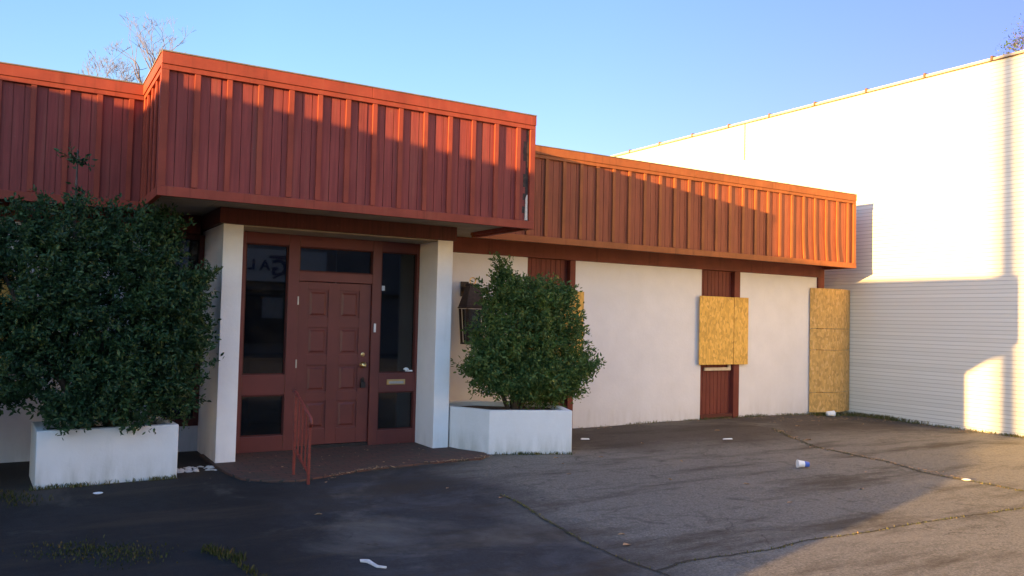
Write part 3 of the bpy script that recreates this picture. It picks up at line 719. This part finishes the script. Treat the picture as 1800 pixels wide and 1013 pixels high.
def scatter(a,c,n,sp):
    for i in range(n):
        t=rr.random(); x=a[0]+(c[0]-a[0])*t+rr.gauss(0,sp); y=a[1]+(c[1]-a[1])*t+rr.gauss(0,sp)
        if noise.noise(Vector((x*3,y*3,3)))<-.05: continue
        z=max(gz(x,y),.022 if (x<4.9 and y>8.02) else -1)+.003; s_=rr.uniform(.006,.02); an=rr.uniform(0,6.28)
        u=Vector((math.cos(an),math.sin(an),rr.uniform(-.3,.3)))*s_; w=Vector((-math.sin(an),math.cos(an),rr.uniform(-.3,.3)))*s_*.5
        p=Vector((x,y,z+s_*.25)); lt.poly([p-u,p+w,p+u,p-w])
scatter((2.7,8.02),(3.3,8.26),90,.03); scatter((3.3,8.26),(4.7,8.34),170,.03); scatter((4.7,8.34),(4.9,8.7),40,.04)
scatter((10.3,9.0),(9.385,7.477),260,.06); scatter((9.385,7.477),(9.218,6.25),200,.06); scatter((9.218,6.25),(8.94,5.1),160,.05); scatter((11,9.6),(13.7,9.5),420,.22); scatter((13.7,9.6),(13.6,7.5),220,.1)
scatter((1.95,8.5),(4.4,9.4),120,.35); scatter((6.3,10.1),(12.5,10.1),300,.06)
tag(lt.build('leaf_litter',M['dead_leaf']),'dry brown leaf crumbs gathered along edges and joints','leaf litter',kind='stuff')
# dead leaves, each one its own small thing
lm=MB(); lm.v=[(-.035,0,.002),(-.012,.016,.012),(.018,.014,.009),(.035,0,.004),(.018,-.013,.013),(-.012,-.016,.006),(0,0,.003)]
lm.f=[(0,6,1),(1,6,2),(2,6,3),(3,6,4),(4,6,5),(5,6,0)]
l0=None; rr=random.Random(9)
spots=[(2.17,6.61,1.1),(3.86,6.53,.9),(2.62,8.45,1.0),(2.45,8.7,.8),(6.1,7.95,.9),(5.4,7.75,.8),(5.9,6.5,1.2),(6.8,7.3,1.),(4.05,5.0,.9),(3.9,4.75,1.1),(3.6,7.1,.9),(5.1,7.2,.9),(7.3,8.6,1.),(9.2,9.1,1.3),(10.2,8.7,1.1),(10.9,9.0,1.2),(11.8,9.3,1.2),(12.3,8.8,1.2),(7.4,5.3,1.2),(8.3,5.9,1.),(9.8,7.9,1.4),(6.2,5.2,1.),(6.5,6.0,1.1),(3.5,8.2,1.),(3.95,8.34,1.2),(4.3,8.35,1.1),(5.55,8.1,1.)]
for i,(x,y,s) in enumerate(spots):
    if l0 is None: o=lm.build('dead_leaf',M['dead_leaf']); l0=o
    else: o=l0.copy(); C.objects.link(o)
    o.location=(x,y,max(gz(x,y),.022 if (y>8.05 and x<4.85) else -1)+.002); o.scale=(s,s*rr.uniform(.6,1.1),s); o.rotation_euler=(rr.uniform(-.15,.15),rr.uniform(-.15,.15),rr.uniform(0,6.28))
    tag(o,'small curled brown dead leaf lying on the paving','leaf','dead leaves scattered on the asphalt')

# ------------------------------------------------------------------ trees behind
def bare_tree(name,base,center,radii,label,seed,mat,r0=.12,leaves=False,levels=6):
    """trunk rises to the crown; limbs reach for points spread inside the crown ellipsoid, then fork into twigs"""
    r=random.Random(seed); root=empty(name,base,label,'tree'); t=MB(); tw=MB(); tips=[]
    b=Vector(base); c=Vector(center); R3=radii
    fork=Vector((c.x,c.y,c.z-R3[2]*1.0))
    t.tube([b,b.lerp(fork,.5)+Vector((.05,0,0)),fork],[r0*1.3,r0*1.1,r0],8,False)
    def grow(p,d,ln,rad,k):
        pts=[p]; rads=[rad]; n=3
        for i in range(n):
            d=(d+Vector((r.gauss(0,.16),r.gauss(0,.16),r.gauss(.05,.1)))).normalized(); p=p+d*ln/n
            pts.append(p); rads.append(rad*(1-.3*(i+1)/n))
        (t if k>levels-2 else tw).tube(pts,rads,5 if k>levels-2 else 3,False)
        e=sum(((p[q]-c[q])/R3[q])**2 for q in range(3))
        if k==0 or e>1.25: tips.append(p); return
        for j in range(2 if r.random()<.5 else 3):
            ax=Vector((r.gauss(0,1),r.gauss(0,1),r.gauss(0,.5))).normalized()
            grow(p,(d+ax*r.uniform(.3,.75)).normalized(),ln*r.uniform(.62,.85),max(rads[-1]*.68,.0045),k-1)
    for q in range(6):
        a=q*1.05+r.uniform(-.3,.3); d=Vector((math.cos(a)*R3[0]*.55,math.sin(a)*R3[1]*.55,R3[2]*r.uniform(.7,1.3))).normalized()
        grow(fork-Vector((0,0,r.uniform(0,.5))),d,R3[2]*.55,r0*.55,levels)
    part(t,'trunk',mat,parent=root); part(tw,'crown',mat,parent=root)
    if leaves:
        lf=MB()
        for p in tips:
            for k in range(5):
                q=p+Vector((r.gauss(0,.15),r.gauss(0,.15),r.gauss(0,.12))); s=.05
                a=Vector((r.gauss(0,1),r.gauss(0,1),r.gauss(0,1))).normalized()*s; c_=a.orthogonal().normalized()*s*.6
                lf.poly([q-a,q+c_,q+a,q-c_])
        part(lf,'leaves',M['leaf_mid'],parent=root)
    return root
bare_tree('bare_tree',(2.35,30,0),(2.4,30,9.2),(.95,1.0,1.5),'pale bare tree with low twiggy crown behind the left roof',4,M['bark_pale'],r0=.08)
bare_tree('bare_tree',(3.75,30.5,0),(3.75,30.5,10.75),(1.15,1.1,1.8),'taller pale bare tree rising above the corner of the entrance fascia',12,M['bark_pale'],r0=.11,levels=5)
bare_tree('tree',(30.75,14.5,0),(30.75,14.5,11.9),(1.3,1.3,1.6),'thin leafy treetop just above the white wall at far right',6,M['bark'],leaves=True,levels=5)

# ------------------------------------------------------------------ across the car park (seen in the door glass, casting the evening shadow)
O=empty('opposite_building',(9,-15,0),'grey shop across the car park with a pale sign board, mirrored in the door glass','building')
FYo=-13.9
part(MB().box(-6,30,-24,FYo-.6,-.2,2.6).box(-6,30,-24,FYo-.3,2.602,5.2),'wall',M['far_wall'],parent=O)
part(MB().box(5.2,11.0,FYo-.298,FYo,2.95,4.25),'sign_board',M['far_band'],parent=O)
part(MB().box(7,12,FYo-.599,FYo-.5,.4,2.4),'shop_window',M['far_dark'],parent=O)
def letters(s,x,z,size,squash=1):
    cu=bpy.data.curves.new('letters','FONT'); cu.body=s; cu.size=size; cu.extrude=.02; cu.offset=.028*size
    o=bpy.data.objects.new('letters_tmp',cu); C.objects.link(o)
    dg=bpy.context.evaluated_depsgraph_get(); me=bpy.data.meshes.new_from_object(o.evaluated_get(dg)); C.objects.unlink(o)
    me.materials.clear(); me.materials.append(M['sign_blue'])
    q=bpy.data.objects.new('sign_letter',me); C.objects.link(q); q.parent=O
    q.location=Vector((x,FYo+.022,z))-wloc(O); q.rotation_euler=(math.pi/2,0,math.pi); q.scale=(squash,1,1)
    return q
letters('G',9.36,3.20,.92,1.0); letters('A',8.62,3.40,.58,1.); letters('L',8.05,3.40,.58,1.)
part(MB().prism([(0,0),(1,0),(1,1)],0,1),'tmp',M['sign_blue'],parent=O) if False else None
sw=MB(); sw.hexa([(8.55,FYo+.001,3.90),(9.42,FYo+.001,3.84),(9.42,FYo+.03,3.84),(8.55,FYo+.03,3.90),(8.62,FYo+.001,4.0),(9.46,FYo+.001,4.04),(9.46,FYo+.03,4.04),(8.62,FYo+.03,4.0)])
sw.hexa([(8.72,FYo+.001,3.10),(8.80,FYo+.001,3.04),(8.80,FYo+.03,3.04),(8.72,FYo+.03,3.10),(9.30,FYo+.001,3.38),(9.44,FYo+.001,3.38),(9.44,FYo+.03,3.38),(9.30,FYo+.03,3.38)])
part(sw,'sign_flourish',M['sign_blue'],parent=O)
part(MB().box(8.5,9.35,FYo-.499,FYo-.48,1.45,2.3),'shop_window',simple('pale_window_blind',(.30,.36,.42),.6),parent=O)

K_=empty('shop_block',(-8,8,0),'low shop wing beyond the left edge of the car park, shading the facade','building')
part(MB().box(-20,-8.9,2.55,9.0,-.3,3.27),'wall',M['far_wall'],parent=K_)
part(MB().prism([(-9.9,1.68),(-8.0,1.68),(-8.0,9.3),(-20,9.3),(-20,1.68)],3.57,4.68),'fascia',M['red_siding'],parent=K_)
part(MB().hexa([(-9.9,2.54,3.02),(-8.05,2.54,3.02),(-8.05,9.2,3.02),(-9.9,9.2,3.02),(-9.9,1.68,3.568),(-8.05,1.68,3.568),(-8.05,9.2,3.568),(-9.9,9.2,3.568)]),'soffit',M['far_wall'],parent=K_)
part(MB().box(-9.5,-8.05,2.55,9.2,-.3,3.019),'side_wall',M['far_wall'],parent=K_)
m=MB(); pr=[(.79,-.3),(.84,1.12),(.99,1.57),(1.24,1.77),(1.59,1.84),(2.14,2.02),(2.54,2.12),(2.54,-.3)]
n=len(pr); m.v=[(-8.05,y,z) for y,z in pr]+[(-8.9,y,z) for y,z in pr]; m.f=[tuple(range(n)),tuple(reversed(range(n,2*n)))]+[(i,n+i,n+(i+1)%n,(i+1)%n) for i in range(n)]
part(m,'low_shadow_block',M['far_wall'],parent=K_)  # unseen block, outline shaped to cast the low shadow edge on ground and brick
tag(MB().tube([(-45,-7.18,0),(-45,-7.18,14)],[.24,.19],12).build('utility_pole',M['bark'],loc=(-45,-7.18,0)),'tall wooden utility pole far beyond the left of the car park','pole')

# ------------------------------------------------------------------ light
d=Vector((4.08,1.0,-.397)).normalized()      # travel direction of the sunlight
el=math.asin(-d.z); az=math.atan2(-d.x,-d.y)
sun=bpy.data.lights.new('sun','SUN'); sun.energy=5.0; sun.angle=math.radians(.36); sun.color=(1.,.58,.165)
so=bpy.data.objects.new('sun',sun); so.rotation_euler=(-d).to_track_quat('Z','Y').to_euler(); C.objects.link(so)
wd=bpy.data.worlds.new('World'); bpy.context.scene.world=wd; wd.use_nodes=True; nt=wd.node_tree; nt.nodes.clear()
out=nt.nodes.new('ShaderNodeOutputWorld'); bg=nt.nodes.new('ShaderNodeBackground'); sky=nt.nodes.new('ShaderNodeTexSky')
sky.sky_type='NISHITA'; sky.sun_disc=False; sky.sun_elevation=el; sky.sun_rotation=az
sky.air_density=1.3; sky.dust_density=.5; sky.ozone_density=2.2; bg.inputs[1].default_value=.12
tc=nt.nodes.new('ShaderNodeTexCoord'); sp_=nt.nodes.new('ShaderNodeSeparateXYZ'); nt.links.new(tc.outputs['Generated'],sp_.inputs[0])
mr=nt.nodes.new('ShaderNodeMapRange'); mr.inputs['From Min'].default_value=-.5; mr.inputs['From Max'].default_value=.35; mr.inputs['To Min'].default_value=1.32; mr.inputs['To Max'].default_value=.90; nt.links.new(sp_.outputs['Y'],mr.inputs[0])
vm=nt.nodes.new('ShaderNodeVectorMath'); vm.operation='MULTIPLY'; vm.inputs[1].default_value=(.84,.97,1.42); nt.links.new(sky.outputs[0],vm.inputs[0])
vs=nt.nodes.new('ShaderNodeVectorMath'); vs.operation='SCALE'; nt.links.new(vm.outputs[0],vs.inputs[0]); nt.links.new(mr.outputs[0],vs.inputs['Scale'])
cr=nt.nodes.new('ShaderNodeValToRGB'); e=cr.color_ramp.elements; e.new(.5)
for q,(p_,c_) in enumerate(((.22,(1,1,1,1)),(.56,(.82,.76,.92,1)),(.85,(.60,.47,.80,1)))): e[q].position=p_; e[q].color=c_
nt.links.new(sp_.outputs['X'],cr.inputs[0])
v2=nt.nodes.new('ShaderNodeVectorMath'); v2.operation='MULTIPLY'; nt.links.new(vs.outputs[0],v2.inputs[0]); nt.links.new(cr.outputs[0],v2.inputs[1])
c2=nt.nodes.new('ShaderNodeValToRGB'); c2.color_ramp.elements[0].color=(1,.93,.80,1); c2.color_ramp.elements[1].color=(.87,.87,.87,1); c2.color_ramp.elements[0].position=0.; c2.color_ramp.elements[1].position=.35
nt.links.new(sp_.outputs['Y'],c2.inputs[0])
v3=nt.nodes.new('ShaderNodeVectorMath'); v3.operation='MULTIPLY'; nt.links.new(v2.outputs[0],v3.inputs[0]); nt.links.new(c2.outputs[0],v3.inputs[1])
v4=nt.nodes.new('ShaderNodeVectorMath'); v4.operation='SCALE'; v4.inputs['Scale'].default_value=1.15; nt.links.new(v3.outputs[0],v4.inputs[0])
nt.links.new(v4.outputs[0],bg.inputs[0]); nt.links.new(bg.outputs[0],out.inputs[0])

# ------------------------------------------------------------------ camera
f=1433.187; yaw,pitch,roll=.54195,.037832,.023467
fw=Vector((math.sin(yaw)*math.cos(pitch),math.cos(yaw)*math.cos(pitch),math.sin(pitch))); rt=Vector((math.cos(yaw),-math.sin(yaw),0)); up=rt.cross(fw)
Rr=rt*math.cos(roll)+up*math.sin(roll); Uu=up*math.cos(roll)-rt*math.sin(roll)
cam=bpy.data.cameras.new('camera'); cam.sensor_width=36; cam.lens=36*f/1800; cam.clip_end=2000; cam.clip_start=.05
co=bpy.data.objects.new('camera',cam); C.objects.link(co)
co.matrix_world=Matrix(((Rr.x,Uu.x,-fw.x,0),(Rr.y,Uu.y,-fw.y,0),(Rr.z,Uu.z,-fw.z,1.65),(0,0,0,1)))
s=bpy.context.scene; s.camera=co
s.view_settings.view_transform='Standard'; s.view_settings.look='None'; s.view_settings.exposure=2.3; s.view_settings.gamma=1
s.render.engine='CYCLES'; s.cycles.max_bounces=8; s.cycles.diffuse_bounces=5; s.cycles.transparent_max_bounces=12
